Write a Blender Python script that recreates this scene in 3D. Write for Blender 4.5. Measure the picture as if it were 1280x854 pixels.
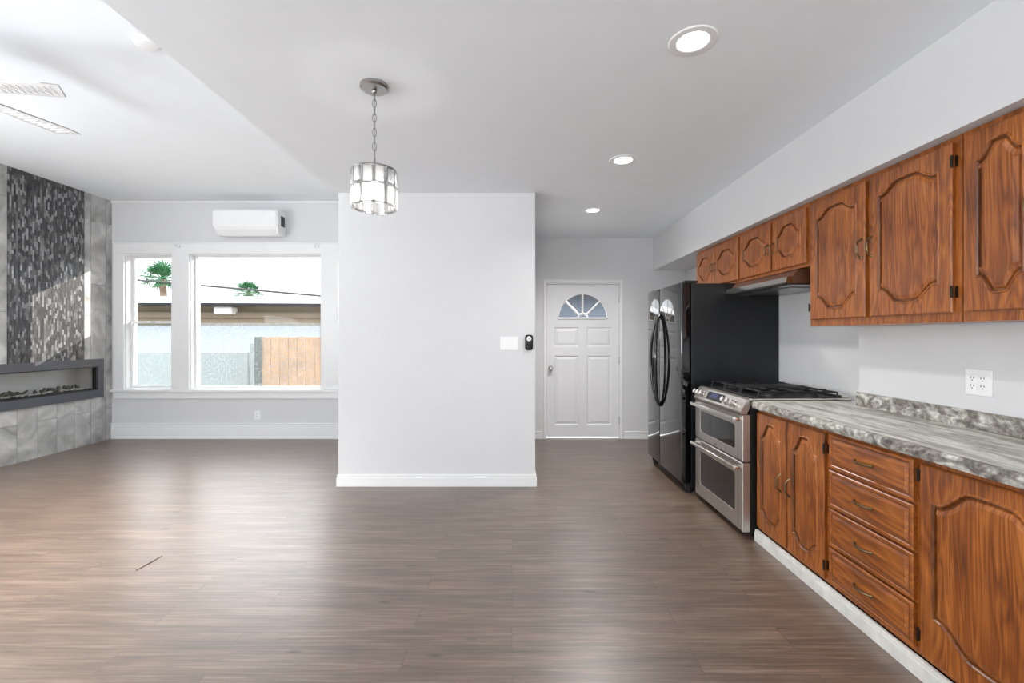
import bpy, bmesh, math, random
from mathutils import Vector, Matrix
R = math.radians
random.seed(7)
for o in list(bpy.data.objects): bpy.data.objects.remove(o)
S = bpy.context.scene
COL = S.collection

# ------------------------------------------------------------ camera
E = 1.35; F = 565.0
cam = bpy.data.cameras.new('camera'); camo = bpy.data.objects.new('camera', cam); COL.objects.link(camo)
cam.sensor_width = 36; cam.sensor_fit = 'HORIZONTAL'; cam.lens = F/1280*36
cam.shift_y = -7/1280; cam.clip_start = 0.03; cam.clip_end = 400
camo.location = (0, 0, E); camo.rotation_euler = (R(90), 0, 0)
S.camera = camo
# ------------------------------------------------------------ world, sun, added fill lamps
w = bpy.data.worlds.new('world'); S.world = w; w.use_nodes = True
bg = w.node_tree.nodes['Background']; bg.inputs[0].default_value = (0.93, 0.965, 1.0, 1); bg.inputs[1].default_value = 1.0
# hazy bright sky, brighter higher up
_nt = w.node_tree; _g = _nt.nodes.new('ShaderNodeTexCoord'); _s = _nt.nodes.new('ShaderNodeSeparateXYZ'); _m = _nt.nodes.new('ShaderNodeMapRange')
_nt.links.new(_g.outputs['Generated'], _s.inputs[0]); _nt.links.new(_s.outputs[2], _m.inputs[0])
_m.inputs[1].default_value = 0.1; _m.inputs[2].default_value = 0.5; _m.inputs[3].default_value = 2.0; _m.inputs[4].default_value = 7.0
_nt.links.new(_m.outputs[0], bg.inputs[1])
sd = bpy.data.lights.new('sun', 'SUN'); sd.energy = 9.0; sd.angle = R(0.6); sd.color = (1.0, 0.93, 0.82)
so = bpy.data.objects.new('sun', sd); COL.objects.link(so)
so.rotation_euler = Vector((-1, -1.5, -0.78)).to_track_quat('-Z', 'Y').to_euler(); so.location = (4, 10, 8)
def area(name, loc, rot, sx, sy, p, c=(1, 1, 1)):
    d = bpy.data.lights.new(name, 'AREA'); d.shape = 'RECTANGLE'; d.size = sx; d.size_y = sy; d.energy = p; d.color = c
    o = bpy.data.objects.new(name, d); COL.objects.link(o); o.location = loc; o.rotation_euler = rot
    return o
# added fill lamps, out of view, aimed up to brighten the ceilings
area('fill_kitchen_rear', (0.2, -3.02, 1.35), (R(165), 0, 0), 2.6, 2.1, 140, (0.93, 0.97, 1))
area('fill_living_rear', (-3.6, -3.02, 1.5), (R(165), 0, 0), 2.6, 2.1, 150, (0.93, 0.97, 1))
area('fill_living_side', (-5.2, 1.2, 1.5), (R(155), 0, R(-90)), 2.4, 1.6, 140, (0.93, 0.97, 1))
S.view_settings.view_transform = 'Standard'; S.view_settings.look = 'None'
S.view_settings.exposure = 0.14; S.view_settings.gamma = 1; S.view_settings.use_curve_mapping = False
CEIL_W = 40      # power of each recessed lamp

# ------------------------------------------------------------ materials
def lin(c):
    return tuple(((x/255)/12.92 if x/255 <= 0.04045 else ((x/255+0.055)/1.055)**2.4) for x in c)
def newmat(name):
    m = bpy.data.materials.new(name); m.use_nodes = True
    return m, m.node_tree, m.node_tree.nodes['Principled BSDF']
def N(nt, t, **kw):
    n = nt.nodes.new(t)
    for k, v in kw.items():
        if k.startswith('i_'):
            n.inputs[k[2:].replace('_', ' ')].default_value = v
        else: setattr(n, k, v)
    return n
def coords(nt, scale=(1, 1, 1), kind='Object', rot=(0, 0, 0), loc=(0, 0, 0)):
    tc = N(nt, 'ShaderNodeTexCoord'); mp = N(nt, 'ShaderNodeMapping')
    mp.inputs['Scale'].default_value = scale; mp.inputs['Rotation'].default_value = rot; mp.inputs['Location'].default_value = loc
    nt.links.new(tc.outputs[kind], mp.inputs['Vector']); return mp.outputs['Vector']
def ramp(nt, src, stops):
    r = N(nt, 'ShaderNodeValToRGB'); cr = r.color_ramp
    while len(cr.elements) < len(stops): cr.elements.new(0.5)
    for e, (p, c) in zip(cr.elements, stops):
        e.position = p; e.color = (*c, 1)
    nt.links.new(src, r.inputs[0]); return r.outputs[0]
def simple(name, rgb, rough=0.5, metal=0.0, var=0.03, nscale=6, bump=0.0, bscale=80, coat=0.0, spec=0.5):
    m, nt, b = newmat(name); c = lin(rgb)
    n = N(nt, 'ShaderNodeTexNoise'); n.inputs['Scale'].default_value = nscale; n.inputs['Detail'].default_value = 4
    nt.links.new(coords(nt), n.inputs['Vector'])
    col = ramp(nt, n.outputs[0], [(0.3, tuple(x*(1-var) for x in c)), (0.7, tuple(min(1, x*(1+var)) for x in c))])
    nt.links.new(col, b.inputs['Base Color'])
    b.inputs['Roughness'].default_value = rough; b.inputs['Metallic'].default_value = metal
    b.inputs['Coat Weight'].default_value = coat; b.inputs['Specular IOR Level'].default_value = spec
    if bump:
        n2 = N(nt, 'ShaderNodeTexNoise'); n2.inputs['Scale'].default_value = bscale
        nt.links.new(coords(nt), n2.inputs['Vector'])
        bp = N(nt, 'ShaderNodeBump'); bp.inputs['Strength'].default_value = bump; bp.inputs['Distance'].default_value = 0.01
        nt.links.new(n2.outputs[0], bp.inputs['Height']); nt.links.new(bp.outputs[0], b.inputs['Normal'])
    return m
def emis(name, rgb, s):
    m, nt, b = newmat(name); b.inputs['Base Color'].default_value = (*rgb, 1)
    b.inputs['Emission Color'].default_value = (*rgb, 1); b.inputs['Emission Strength'].default_value = s
    return m

M_wall = simple('wall_paint_grey', (214, 214, 215), 0.7, bump=0.05, bscale=120, var=0.01)
M_wallk = simple('wall_paint_white', (214, 214, 215), 0.65, bump=0.04, bscale=120, var=0.01)
M_ceil = simple('ceiling_paint', (235, 239, 243), 0.8, var=0.01)
M_trim = simple('trim_gloss_white', (232, 232, 232), 0.35, var=0.01)
M_door = simple('door_paint_white', (226, 226, 228), 0.4, var=0.01)
M_plast = simple('plastic_white', (236, 236, 236), 0.35, var=0.01)
M_dslot = simple('slot_dark', (60, 60, 60), 0.6)
M_black = simple('black_gloss', (10, 11, 14), 0.07, coat=0.6)
M_bside = simple('black_textured_side', (17, 19, 22), 0.38, bump=0.1, bscale=300)
M_bmat = simple('black_matte', (14, 14, 15), 0.55)
M_iron = simple('cast_iron', (28, 28, 30), 0.5, bump=0.2, bscale=200)
M_steel = simple('brushed_steel', (200, 195, 189), 0.36, metal=1.0, bump=0.0)
M_steelb = simple('bright_steel', (225, 222, 216), 0.2, metal=1.0)
M_chrome = simple('chrome', (215, 215, 215), 0.14, metal=1.0)
M_nickel = simple('nickel', (170, 168, 165), 0.3, metal=1.0)
M_bronze = simple('antique_bronze', (116, 98, 70), 0.34, metal=0.9, var=0.25, nscale=60)
M_hinge = simple('hinge_black', (38, 34, 30), 0.5, metal=0.6)
M_oglass = simple('oven_glass', (20, 20, 20), 0.06, coat=0.4)
M_hoodbr = simple('hood_brown_enamel', (96, 62, 44), 0.45)
M_kick = simple('kick_paint', (214, 212, 206), 0.5, var=0.12, nscale=14)
M_fpframe = simple('fireplace_frame_metal', (92, 93, 99), 0.35, metal=0.6, var=0.05)
M_firein = simple('firebox_interior', (206, 208, 206), 0.45)
M_log = simple('driftwood', (98, 92, 84), 0.8, var=0.4, nscale=30)
M_peb = simple('pebble', (214, 212, 206), 0.6, var=0.3, nscale=20)
M_house = simple('house_stucco_beige', (128, 116, 99), 0.9, bump=0.1)
M_pale = simple('pale_glare_base', (158, 164, 176), 0.85)  # bluish film glare put into the colour of the lower house wall
M_houseb = simple('house_siding_blue', (84, 92, 104), 0.8)
M_fascia = simple('fascia_white', (250, 250, 250), 0.6)
M_soffit = simple('eave_dark', (50, 50, 56), 0.8)
M_fgreen = simple('post_dark_green', (26, 40, 30), 0.7)
M_fence = simple('fence_grey', (122, 130, 130), 0.85)
M_tan = simple('gate_tan_wood', (168, 126, 82), 0.8, var=0.3, nscale=3)
M_ground = simple('concrete_ground', (150, 145, 136), 0.9, var=0.1)
M_palm = simple('palm_leaf', (38, 92, 56), 0.6, var=0.3)
M_trunk = simple('palm_trunk', (120, 104, 90), 0.9, var=0.3)
M_bulb = emis('bulb_glow', (1, 0.97, 0.93), 8)
M_sliver = simple('sliver_brown', (96, 58, 44), 0.7)
M_led = emis('recessed_led', (1, 0.99, 0.97), 9)
M_disp = simple('display_blue', (42, 48, 92), 0.45)

def wood(name, axis, dark=1.0, rough=0.3):
    m, nt, b = newmat(name); L = nt.links
    sc = [1, 1, 1]
    def noise(across, along, detail=5, dist=0.3, rot=0):
        v = [across]*3; v[axis] = along
        n = N(nt, 'ShaderNodeTexNoise'); n.inputs['Scale'].default_value = 1; n.inputs['Detail'].default_value = detail; n.inputs['Roughness'].default_value = 0.6; n.inputs['Distortion'].default_value = dist
        L.new(coords(nt, tuple(v)), n.inputs['Vector']); return n
    fine = noise(150, 5, 3); mid = noise(34, 1.6, 4, 0.5); broad = noise(7, 0.9, 2, 1.0); stain = noise(5, 3.5, 2)
    # growth lines: a sawtooth of the broad field gives arched figure
    mul = N(nt, 'ShaderNodeMath'); mul.operation = 'MULTIPLY'; mul.inputs[1].default_value = 13; L.new(broad.outputs[0], mul.inputs[0])
    fr = N(nt, 'ShaderNodeMath'); fr.operation = 'PINGPONG'; fr.inputs[1].default_value = 0.5; L.new(mul.outputs[0], fr.inputs[0])
    def madd(a, k, c=None):
        n = N(nt, 'ShaderNodeMath'); n.operation = 'MULTIPLY_ADD'; L.new(a, n.inputs[0]); n.inputs[1].default_value = k
        if c is None: n.inputs[2].default_value = 0
        else: L.new(c, n.inputs[2])
        return n.outputs[0]
    v = madd(fine.outputs[0], 0.30); v = madd(mid.outputs[0], 0.36, v); v = madd(fr.outputs[0], 0.26, v); v = madd(stain.outputs[0], 0.28, v)
    d = lambda c: tuple(x*dark for x in lin(c))
    col = ramp(nt, v, [(0.34, d((72, 34, 10))), (0.47, d((124, 64, 20))), (0.60, d((162, 92, 33))), (0.76, d((196, 122, 54)))])
    L.new(col, b.inputs['Base Color']); b.inputs['Roughness'].default_value = rough
    b.inputs['Coat Weight'].default_value = 0.2; b.inputs['Coat Roughness'].default_value = 0.25
    bp = N(nt, 'ShaderNodeBump'); bp.inputs['Strength'].default_value = 0.15; bp.inputs['Distance'].default_value = 0.003
    L.new(fine.outputs[0], bp.inputs['Height']); L.new(bp.outputs[0], b.inputs['Normal'])
    return m
M_oakv = wood('stained_oak_upright', 2)
M_groove = wood('dark_groove_oak', 2, 0.5, 0.35)  # darker oak for the groove faces of doors and drawers
M_oakh = wood('stained_oak_level', 1)

def floor_mat():
    m, nt, b = newmat('vinyl_plank_floor'); L = nt.links
    br = N(nt, 'ShaderNodeTexBrick'); br.offset = 0.37; br.inputs['Scale'].default_value = 1
    br.inputs['Brick Width'].default_value = 1.22; br.inputs['Row Height'].default_value = 0.15; br.inputs['Mortar Size'].default_value = 0.0012
    br.inputs['Color1'].default_value = (0, 0, 0, 1); br.inputs['Color2'].default_value = (1, 1, 1, 1); br.inputs['Mortar'].default_value = (0, 0, 0, 1)
    v = coords(nt); L.new(v, br.inputs['Vector'])
    n1 = N(nt, 'ShaderNodeTexNoise'); n1.inputs['Scale'].default_value = 1; n1.inputs['Detail'].default_value = 8; n1.inputs['Roughness'].default_value = 0.7; n1.inputs['Distortion'].default_value = 0.4
    add = N(nt, 'ShaderNodeVectorMath'); add.operation = 'MULTIPLY_ADD'; L.new(v, add.inputs[0]); add.inputs[1].default_value = (2.6, 75, 1); L.new(br.outputs['Color'], add.inputs[2])
    sc = N(nt, 'ShaderNodeVectorMath'); sc.operation = 'MULTIPLY_ADD'; L.new(br.outputs['Color'], sc.inputs[0]); sc.inputs[1].default_value = (9, 5, 3); L.new(add.outputs[0], sc.inputs[2])
    L.new(sc.outputs[0], n1.inputs['Vector'])
    n2 = N(nt, 'ShaderNodeTexNoise'); n2.inputs['Scale'].default_value = 1.0; n2.inputs['Detail'].default_value = 3
    L.new(coords(nt, (2.0, 13, 1)), n2.inputs['Vector'])
    vo = N(nt, 'ShaderNodeTexVoronoi'); vo.inputs['Scale'].default_value = 1; L.new(coords(nt, (2.1, 6.5, 1)), vo.inputs['Vector'])
    knot = N(nt, 'ShaderNodeMapRange'); knot.inputs[1].default_value = 0.02; knot.inputs[2].default_value = 0.10; knot.inputs[3].default_value = 0.30; knot.inputs[4].default_value = 0.0
    L.new(vo.outputs['Distance'], knot.inputs[0])
    a = N(nt, 'ShaderNodeMath'); a.operation = 'MULTIPLY_ADD'; L.new(br.outputs['Color'], a.inputs[0]); a.inputs[1].default_value = 0.06; L.new(n1.outputs[0], a.inputs[2])
    a2 = N(nt, 'ShaderNodeMath'); a2.operation = 'MULTIPLY_ADD'; L.new(n2.outputs[0], a2.inputs[0]); a2.inputs[1].default_value = 0.32; L.new(a.outputs[0], a2.inputs[2])
    a3 = N(nt, 'ShaderNodeMath'); a3.operation = 'SUBTRACT'; L.new(a2.outputs[0], a3.inputs[0]); L.new(knot.outputs[0], a3.inputs[1])
    col = ramp(nt, a3.outputs[0], [(0.36, lin((42, 31, 24))), (0.54, lin((76, 61, 50))), (0.70, lin((98, 80, 67))), (0.92, lin((134, 114, 99)))])
    mm = N(nt, 'ShaderNodeMix'); mm.data_type = 'RGBA'; L.new(br.outputs['Fac'], mm.inputs[0]); L.new(col, mm.inputs[6]); mm.inputs[7].default_value = (*lin((58, 43, 34)), 1)
    L.new(mm.outputs[2], b.inputs['Base Color'])
    b.inputs['Roughness'].default_value = 0.42; b.inputs['Specular IOR Level'].default_value = 0.6
    b.inputs['Coat Weight'].default_value = 0.5; b.inputs['Coat Roughness'].default_value = 0.30; b.inputs['Coat IOR'].default_value = 1.75
    bp = N(nt, 'ShaderNodeBump'); bp.inputs['Strength'].default_value = 0.10; bp.inputs['Distance'].default_value = 0.004
    L.new(a3.outputs[0], bp.inputs['Height']); L.new(bp.outputs[0], b.inputs['Normal']); L.new(bp.outputs[0], b.inputs['Coat Normal'])
    return m
M_floor = floor_mat()

def tile_mat():
    m, nt, b = newmat('stone_look_tile'); L = nt.links
    tc = N(nt, 'ShaderNodeTexCoord'); sp = N(nt, 'ShaderNodeSeparateXYZ'); cb = N(nt, 'ShaderNodeCombineXYZ')
    L.new(tc.outputs['Object'], sp.inputs[0])
    az = N(nt, 'ShaderNodeMath'); az.operation = 'ADD'; az.inputs[1].default_value = 0.4; L.new(sp.outputs[2], az.inputs[0])
    ay = N(nt, 'ShaderNodeMath'); ay.operation = 'ADD'; ay.inputs[1].default_value = 0.037; L.new(sp.outputs[1], ay.inputs[0])
    L.new(az.outputs[0], cb.inputs[0]); L.new(ay.outputs[0], cb.inputs[1])
    br = N(nt, 'ShaderNodeTexBrick'); br.offset = 0.33; br.inputs['Scale'].default_value = 1
    br.inputs['Brick Width'].default_value = 1.2; br.inputs['Row Height'].default_value = 0.21; br.inputs['Mortar Size'].default_value = 0.002
    br.inputs['Color1'].default_value = (0, 0, 0, 1); br.inputs['Color2'].default_value = (1, 1, 1, 1)
    L.new(cb.outputs[0], br.inputs['Vector'])
    n = N(nt, 'ShaderNodeTexNoise'); n.inputs['Scale'].default_value = 3.2; n.inputs['Detail'].default_value = 6; n.inputs['Distortion'].default_value = 1.2
    off = N(nt, 'ShaderNodeVectorMath'); off.operation = 'MULTIPLY_ADD'; L.new(br.outputs['Color'], off.inputs[0]); off.inputs[1].default_value = (0, 4, 7); L.new(tc.outputs['Object'], off.inputs[2])
    L.new(off.outputs[0], n.inputs['Vector'])
    a = N(nt, 'ShaderNodeMath'); a.operation = 'MULTIPLY_ADD'; L.new(br.outputs['Color'], a.inputs[0]); a.inputs[1].default_value = 0.12; L.new(n.outputs[0], a.inputs[2])
    col = ramp(nt, a.outputs[0], [(0.35, lin((142, 140, 137))), (0.55, lin((176, 175, 173))), (0.75, lin((206, 205, 202)))])
    mm = N(nt, 'ShaderNodeMix'); mm.data_type = 'RGBA'; L.new(br.outputs['Fac'], mm.inputs[0]); L.new(col, mm.inputs[6]); mm.inputs[7].default_value = (*lin((96, 96, 96)), 1)
    L.new(mm.outputs[2], b.inputs['Base Color']); b.inputs['Roughness'].default_value = 0.4
    return m
M_tile = tile_mat()

def mosaic_mat():
    m, nt, b = newmat('stick_mosaic'); L = nt.links
    tc = N(nt, 'ShaderNodeTexCoord'); sp = N(nt, 'ShaderNodeSeparateXYZ'); cb = N(nt, 'ShaderNodeCombineXYZ')
    L.new(tc.outputs['Object'], sp.inputs[0]); L.new(sp.outputs[2], cb.inputs[0]); L.new(sp.outputs[1], cb.inputs[1])
    br = N(nt, 'ShaderNodeTexBrick'); br.offset = 0.43; br.offset_frequency = 2; br.squash = 0.7; br.squash_frequency = 3; br.inputs['Scale'].default_value = 1
    br.inputs['Brick Width'].default_value = 0.062; br.inputs['Row Height'].default_value = 0.0205; br.inputs['Mortar Size'].default_value = 0.0012
    br.inputs['Color1'].default_value = (0, 0, 0, 1); br.inputs['Color2'].default_value = (1, 1, 1, 1)
    L.new(cb.outputs[0], br.inputs['Vector'])
    col = ramp(nt, br.outputs['Color'], [(0.0, lin((40, 40, 42))), (0.42, lin((68, 68, 70))), (0.7, lin((112, 112, 112))), (0.95, lin((160, 160, 162)))])
    mm = N(nt, 'ShaderNodeMix'); mm.data_type = 'RGBA'; L.new(br.outputs['Fac'], mm.inputs[0]); L.new(col, mm.inputs[6]); mm.inputs[7].default_value = (*lin((70, 70, 72)), 1)
    L.new(mm.outputs[2], b.inputs['Base Color'])
    rr = N(nt, 'ShaderNodeMapRange'); rr.inputs[3].default_value = 0.32; rr.inputs[4].default_value = 0.14; L.new(br.outputs['Color'], rr.inputs[0]); L.new(rr.outputs[0], b.inputs['Roughness'])
    mt = N(nt, 'ShaderNodeMapRange'); mt.inputs[1].default_value = 0.35; mt.inputs[2].default_value = 0.6; mt.inputs[4].default_value = 0.35; L.new(br.outputs['Color'], mt.inputs[0]); L.new(mt.outputs[0], b.inputs['Metallic'])
    bp = N(nt, 'ShaderNodeBump'); bp.inputs['Strength'].default_value = 0.5; bp.inputs['Distance'].default_value = 0.003; bp.invert = True
    L.new(br.outputs['Fac'], bp.inputs['Height']); L.new(bp.outputs[0], b.inputs['Normal'])
    return m
M_mosaic = mosaic_mat()

def granite(name, streak):
    m, nt, b = newmat(name); L = nt.links
    n = N(nt, 'ShaderNodeTexNoise'); n.inputs['Detail'].default_value = 9; n.inputs['Roughness'].default_value = 0.62; n.inputs['Distortion'].default_value = 1.4
    n.inputs['Scale'].default_value = 1
    L.new(coords(nt, (16, 2.6, 16) if streak else (12, 9, 14), rot=(0, 0, R(6))), n.inputs['Vector'])
    n2 = N(nt, 'ShaderNodeTexNoise'); n2.inputs['Scale'].default_value = 55 if not streak else 26; n2.inputs['Detail'].default_value = 3
    L.new(coords(nt), n2.inputs['Vector'])
    a = N(nt, 'ShaderNodeMath'); a.operation = 'MULTIPLY_ADD'; L.new(n2.outputs[0], a.inputs[0]); a.inputs[1].default_value = 0.35 if not streak else 0.14; L.new(n.outputs[0], a.inputs[2])
    o = 0.10 if not streak else -0.10
    col = ramp(nt, a.outputs[0], [(0.40+o, lin((74, 70, 68))), (0.54+o, lin((132, 126, 118))), (0.62+o, lin((164, 162, 154))), (0.74+o, lin((216, 215, 206)))])
    L.new(col, b.inputs['Base Color']); b.inputs['Roughness'].default_value = 0.3 if streak else 0.45
    return m
M_gtop = granite('countertop_streaked', True)
M_gedge = granite('countertop_mottled', False)

def thin_glass(name, tint=(1, 1, 1), refl=0.08):
    m, nt, b = newmat(name); L = nt.links; nt.nodes.remove(b)
    tr = N(nt, 'ShaderNodeBsdfTransparent'); tr.inputs[0].default_value = (*tint, 1)
    gl = N(nt, 'ShaderNodeBsdfGlossy'); gl.inputs['Roughness'].default_value = 0.02
    fr = N(nt, 'ShaderNodeFresnel'); fr.inputs[0].default_value = 1.2
    mx = N(nt, 'ShaderNodeMixShader'); L.new(fr.outputs[0], mx.inputs[0]); L.new(tr.outputs[0], mx.inputs[1]); L.new(gl.outputs[0], mx.inputs[2])
    L.new(mx.outputs[0], nt.nodes['Material Output'].inputs[0]); return m
M_glass = thin_glass('window_glass')
M_cryst = None
def crystal():
    m, nt, b = newmat('crystal'); L = nt.links; nt.nodes.remove(b)
    tr = N(nt, 'ShaderNodeBsdfTransparent'); tr.inputs[0].default_value = (0.93, 0.94, 0.95, 1)
    gl = N(nt, 'ShaderNodeBsdfGlossy'); gl.inputs['Roughness'].default_value = 0.05
    tl = N(nt, 'ShaderNodeBsdfTranslucent'); tl.inputs[0].default_value = (0.9, 0.9, 0.9, 1)
    m1 = N(nt, 'ShaderNodeMixShader'); m1.inputs[0].default_value = 0.5; L.new(tr.outputs[0], m1.inputs[1]); L.new(tl.outputs[0], m1.inputs[2])
    lw = N(nt, 'ShaderNodeLayerWeight'); lw.inputs[0].default_value = 0.45
    m2 = N(nt, 'ShaderNodeMixShader'); L.new(lw.outputs['Fresnel'], m2.inputs[0]); L.new(m1.outputs[0], m2.inputs[1]); L.new(gl.outputs[0], m2.inputs[2])
    L.new(m2.outputs[0], nt.nodes['Material Output'].inputs[0]); return m
M_cryst = crystal()
def frosted():
    m, nt, b = newmat('frosted_film'); L = nt.links; nt.nodes.remove(b)
    rf = N(nt, 'ShaderNodeBsdfRefraction'); rf.inputs['Roughness'].default_value = 0.11; rf.inputs['IOR'].default_value = 1.06; rf.inputs[0].default_value = (0.95, 0.97, 0.97, 1)
    tl = N(nt, 'ShaderNodeBsdfTranslucent'); tl.inputs[0].default_value = (0.30, 0.325, 0.34, 1)
    mx = N(nt, 'ShaderNodeMixShader'); mx.inputs[0].default_value = 0.14
    vb = N(nt, 'ShaderNodeTexVoronoi'); vb.distance = 'CHEBYCHEV'; vb.inputs['Scale'].default_value = 30; vb.inputs['Randomness'].default_value = 0.55; L.new(coords(nt), vb.inputs['Vector'])
    mr = N(nt, 'ShaderNodeMapRange'); mr.inputs[1].default_value = 0.15; mr.inputs[2].default_value = 0.6; mr.inputs[3].default_value = 0.06; mr.inputs[4].default_value = 0.30; L.new(vb.outputs['Distance'], mr.inputs[0]); L.new(mr.outputs[0], mx.inputs[0])
    L.new(rf.outputs[0], mx.inputs[1]); L.new(tl.outputs[0], mx.inputs[2])
    vo = N(nt, 'ShaderNodeTexVoronoi'); vo.distance = 'CHEBYCHEV'; vo.inputs['Scale'].default_value = 32; L.new(coords(nt), vo.inputs['Vector'])
    bp = N(nt, 'ShaderNodeBump'); bp.inputs['Strength'].default_value = 0.35; bp.inputs['Distance'].default_value = 0.006
    L.new(vo.outputs['Distance'], bp.inputs['Height']); L.new(bp.outputs[0], rf.inputs['Normal'])
    L.new(mx.outputs[0], nt.nodes['Material Output'].inputs[0]); return m
M_frost = frosted()
def blade_mat():
    m, nt, b = newmat('clear_fan_blade'); L = nt.links
    b.inputs['Base Color'].default_value = (0.92, 0.92, 0.92, 1); b.inputs['Roughness'].default_value = 0.18; b.inputs['Alpha'].default_value = 0.7
    vo = N(nt, 'ShaderNodeTexVoronoi'); vo.distance = 'CHEBYCHEV'; vo.inputs['Scale'].default_value = 30; L.new(coords(nt), vo.inputs['Vector'])
    bp = N(nt, 'ShaderNodeBump'); bp.inputs['Strength'].default_value = 0.5; L.new(vo.outputs['Distance'], bp.inputs['Height']); L.new(bp.outputs[0], b.inputs['Normal'])
    return m
M_blade = blade_mat()

# ------------------------------------------------------------ mesh helpers (world coordinates)
class G:
    def __init__(s): s.bm = bmesh.new()
    def _merge(s, t, m=None):
        me = bpy.data.meshes.new('t'); t.to_mesh(me); t.free()
        if m is not None: me.transform(m)
        s.bm.from_mesh(me); bpy.data.meshes.remove(me)
    def box(s, x0, x1, y0, y1, z0, z1, bev=0.0, seg=2, m=None):
        t = bmesh.new(); bmesh.ops.create_cube(t, size=1)
        for v in t.verts: v.co = Vector(((x0+x1)/2+v.co.x*abs(x1-x0), (y0+y1)/2+v.co.y*abs(y1-y0), (z0+z1)/2+v.co.z*abs(z1-z0)))
        if bev: bmesh.ops.bevel(t, geom=list(t.edges), offset=bev, segments=seg, affect='EDGES', profile=0.6)
        s._merge(t, m); return s
    def cyl(s, p0, p1, r0, r1=None, seg=24, bev=0.0):
        r1 = r0 if r1 is None else r1; p0 = Vector(p0); p1 = Vector(p1); d = p1-p0
        t = bmesh.new(); bmesh.ops.create_cone(t, cap_ends=True, segments=seg, radius1=r0, radius2=r1, depth=d.length)
        if bev: bmesh.ops.bevel(t, geom=[e for e in t.edges if abs(e.verts[0].co.z-e.verts[1].co.z) < 1e-6], offset=bev, segments=2, affect='EDGES')
        m = Matrix.Translation((p0+p1)/2) @ d.to_track_quat('Z', 'Y').to_matrix().to_4x4()
        s._merge(t, m); return s
    def sph(s, c, r, sc=(1, 1, 1), seg=16, rot=None):
        t = bmesh.new(); bmesh.ops.create_uvsphere(t, u_segments=seg, v_segments=seg//2+2, radius=r)
        m = Matrix.Translation(c) @ (rot if rot else Matrix()) @ Matrix.Diagonal((*sc, 1)); s._merge(t, m); return s
    def tube(s, pts, r, seg=10, closed=False, rs=None, flat=None):
        pts = [Vector(p) for p in pts]; n = len(pts); rings = []
        for i, p in enumerate(pts):
            a = pts[(i-1) % n] if (closed or i > 0) else p; b = pts[(i+1) % n] if (closed or i < n-1) else p
            d = (b-a).normalized()
            up = Vector((0, 0, 1)) if abs(d.z) < 0.9 else Vector((0, 1, 0))
            if flat is not None: up = Vector(flat[0])
            u = d.cross(up).normalized(); v = u.cross(d).normalized()
            rr = rs[i] if rs else r
            kf = flat[1] if flat is not None else 1
            rings.append([s.bm.verts.new(p+u*rr*math.cos(2*math.pi*k/seg)+v*rr*kf*math.sin(2*math.pi*k/seg)) for k in range(seg)])
        for i in range(n if closed else n-1):
            A = rings[i]; B = rings[(i+1) % n]
            for k in range(seg): s.bm.faces.new((A[k], A[(k+1) % seg], B[(k+1) % seg], B[k]))
        if not closed:
            s.bm.faces.new(rings[0]); s.bm.faces.new(rings[-1][::-1])
        return s
    def lathe(s, c, prof, seg=40, axis='Z'):
        c = Vector(c); rings = []
        for r, h in prof:
            ring = []
            for k in range(seg):
                a = 2*math.pi*k/seg; x, y = max(r, 1e-4)*math.cos(a), max(r, 1e-4)*math.sin(a)
                q = Vector((x, y, h)) if axis == 'Z' else (Vector((h, x, y)) if axis == 'X' else Vector((x, h, y)))
                ring.append(s.bm.verts.new(c+q))
            rings.append(ring)
        for A, B in zip(rings, rings[1:]):
            for k in range(seg): s.bm.faces.new((A[k], A[(k+1) % seg], B[(k+1) % seg], B[k]))
        return s
    def prism(s, poly, fn, d0, d1):
        """poly of (a,b); fn(a,b,d)->world"""
        A = [s.bm.verts.new(fn(a, b, d0)) for a, b in poly]; B = [s.bm.verts.new(fn(a, b, d1)) for a, b in poly]
        n = len(poly); s.bm.faces.new(A); s.bm.faces.new(B[::-1])
        for k in range(n): s.bm.faces.new((A[k], A[(k+1) % n], B[(k+1) % n], B[k]))
        return s
def tag(o, label=None, cat=None, group=None, kind=None):
    if label: o['label'] = label
    if cat: o['category'] = cat
    if group: o['group'] = group
    if kind: o['kind'] = kind
    return o
ABS = {}
def thing(name, label, cat, loc, group=None, kind=None):
    o = bpy.data.objects.new(name, None); COL.objects.link(o); o.location = loc; o.empty_display_size = 0.1
    ABS[o.name] = Vector(loc); return tag(o, label, cat, group, kind)
def part(name, g, mat, parent=None, loc=None, smooth=False, angle=35):
    bm = g.bm; bmesh.ops.recalc_face_normals(bm, faces=list(bm.faces))
    base = ABS[parent.name] if parent else Vector((0, 0, 0))
    if loc is None:
        if parent: org = base
        else: org = Vector((0, 0, 0))
    else: org = Vector(loc)
    bmesh.ops.translate(bm, verts=list(bm.verts), vec=-org)
    me = bpy.data.meshes.new(name); bm.to_mesh(me); bm.free()
    mats = mat if isinstance(mat, (list, tuple)) else [mat]
    for m_ in mats: me.materials.append(m_)
    if smooth:
        me.polygons.foreach_set('use_smooth', [True]*len(me.polygons))
        try: me.set_sharp_from_angle(angle=R(angle))
        except Exception: pass
    o = bpy.data.objects.new(name, me); COL.objects.link(o)
    o.location = org-base
    if parent: o.parent = parent
    ABS[o.name] = org
    return o
def solo(name, g, mat, label, cat, loc, group=None, kind=None, smooth=False):
    return tag(part(name, g, mat, None, loc, smooth), label, cat, group, kind)
def struct(name, g, mat): 
    return tag(part(name, g, mat), kind='structure')
def copy_tree(o, parent=None):
    c = o.copy(); COL.objects.link(c); c.parent = parent
    ABS[c.name] = ABS.get(o.name, Vector((0, 0, 0)))
    for ch in list(o.children): copy_tree(ch, c)
    return c

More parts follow.
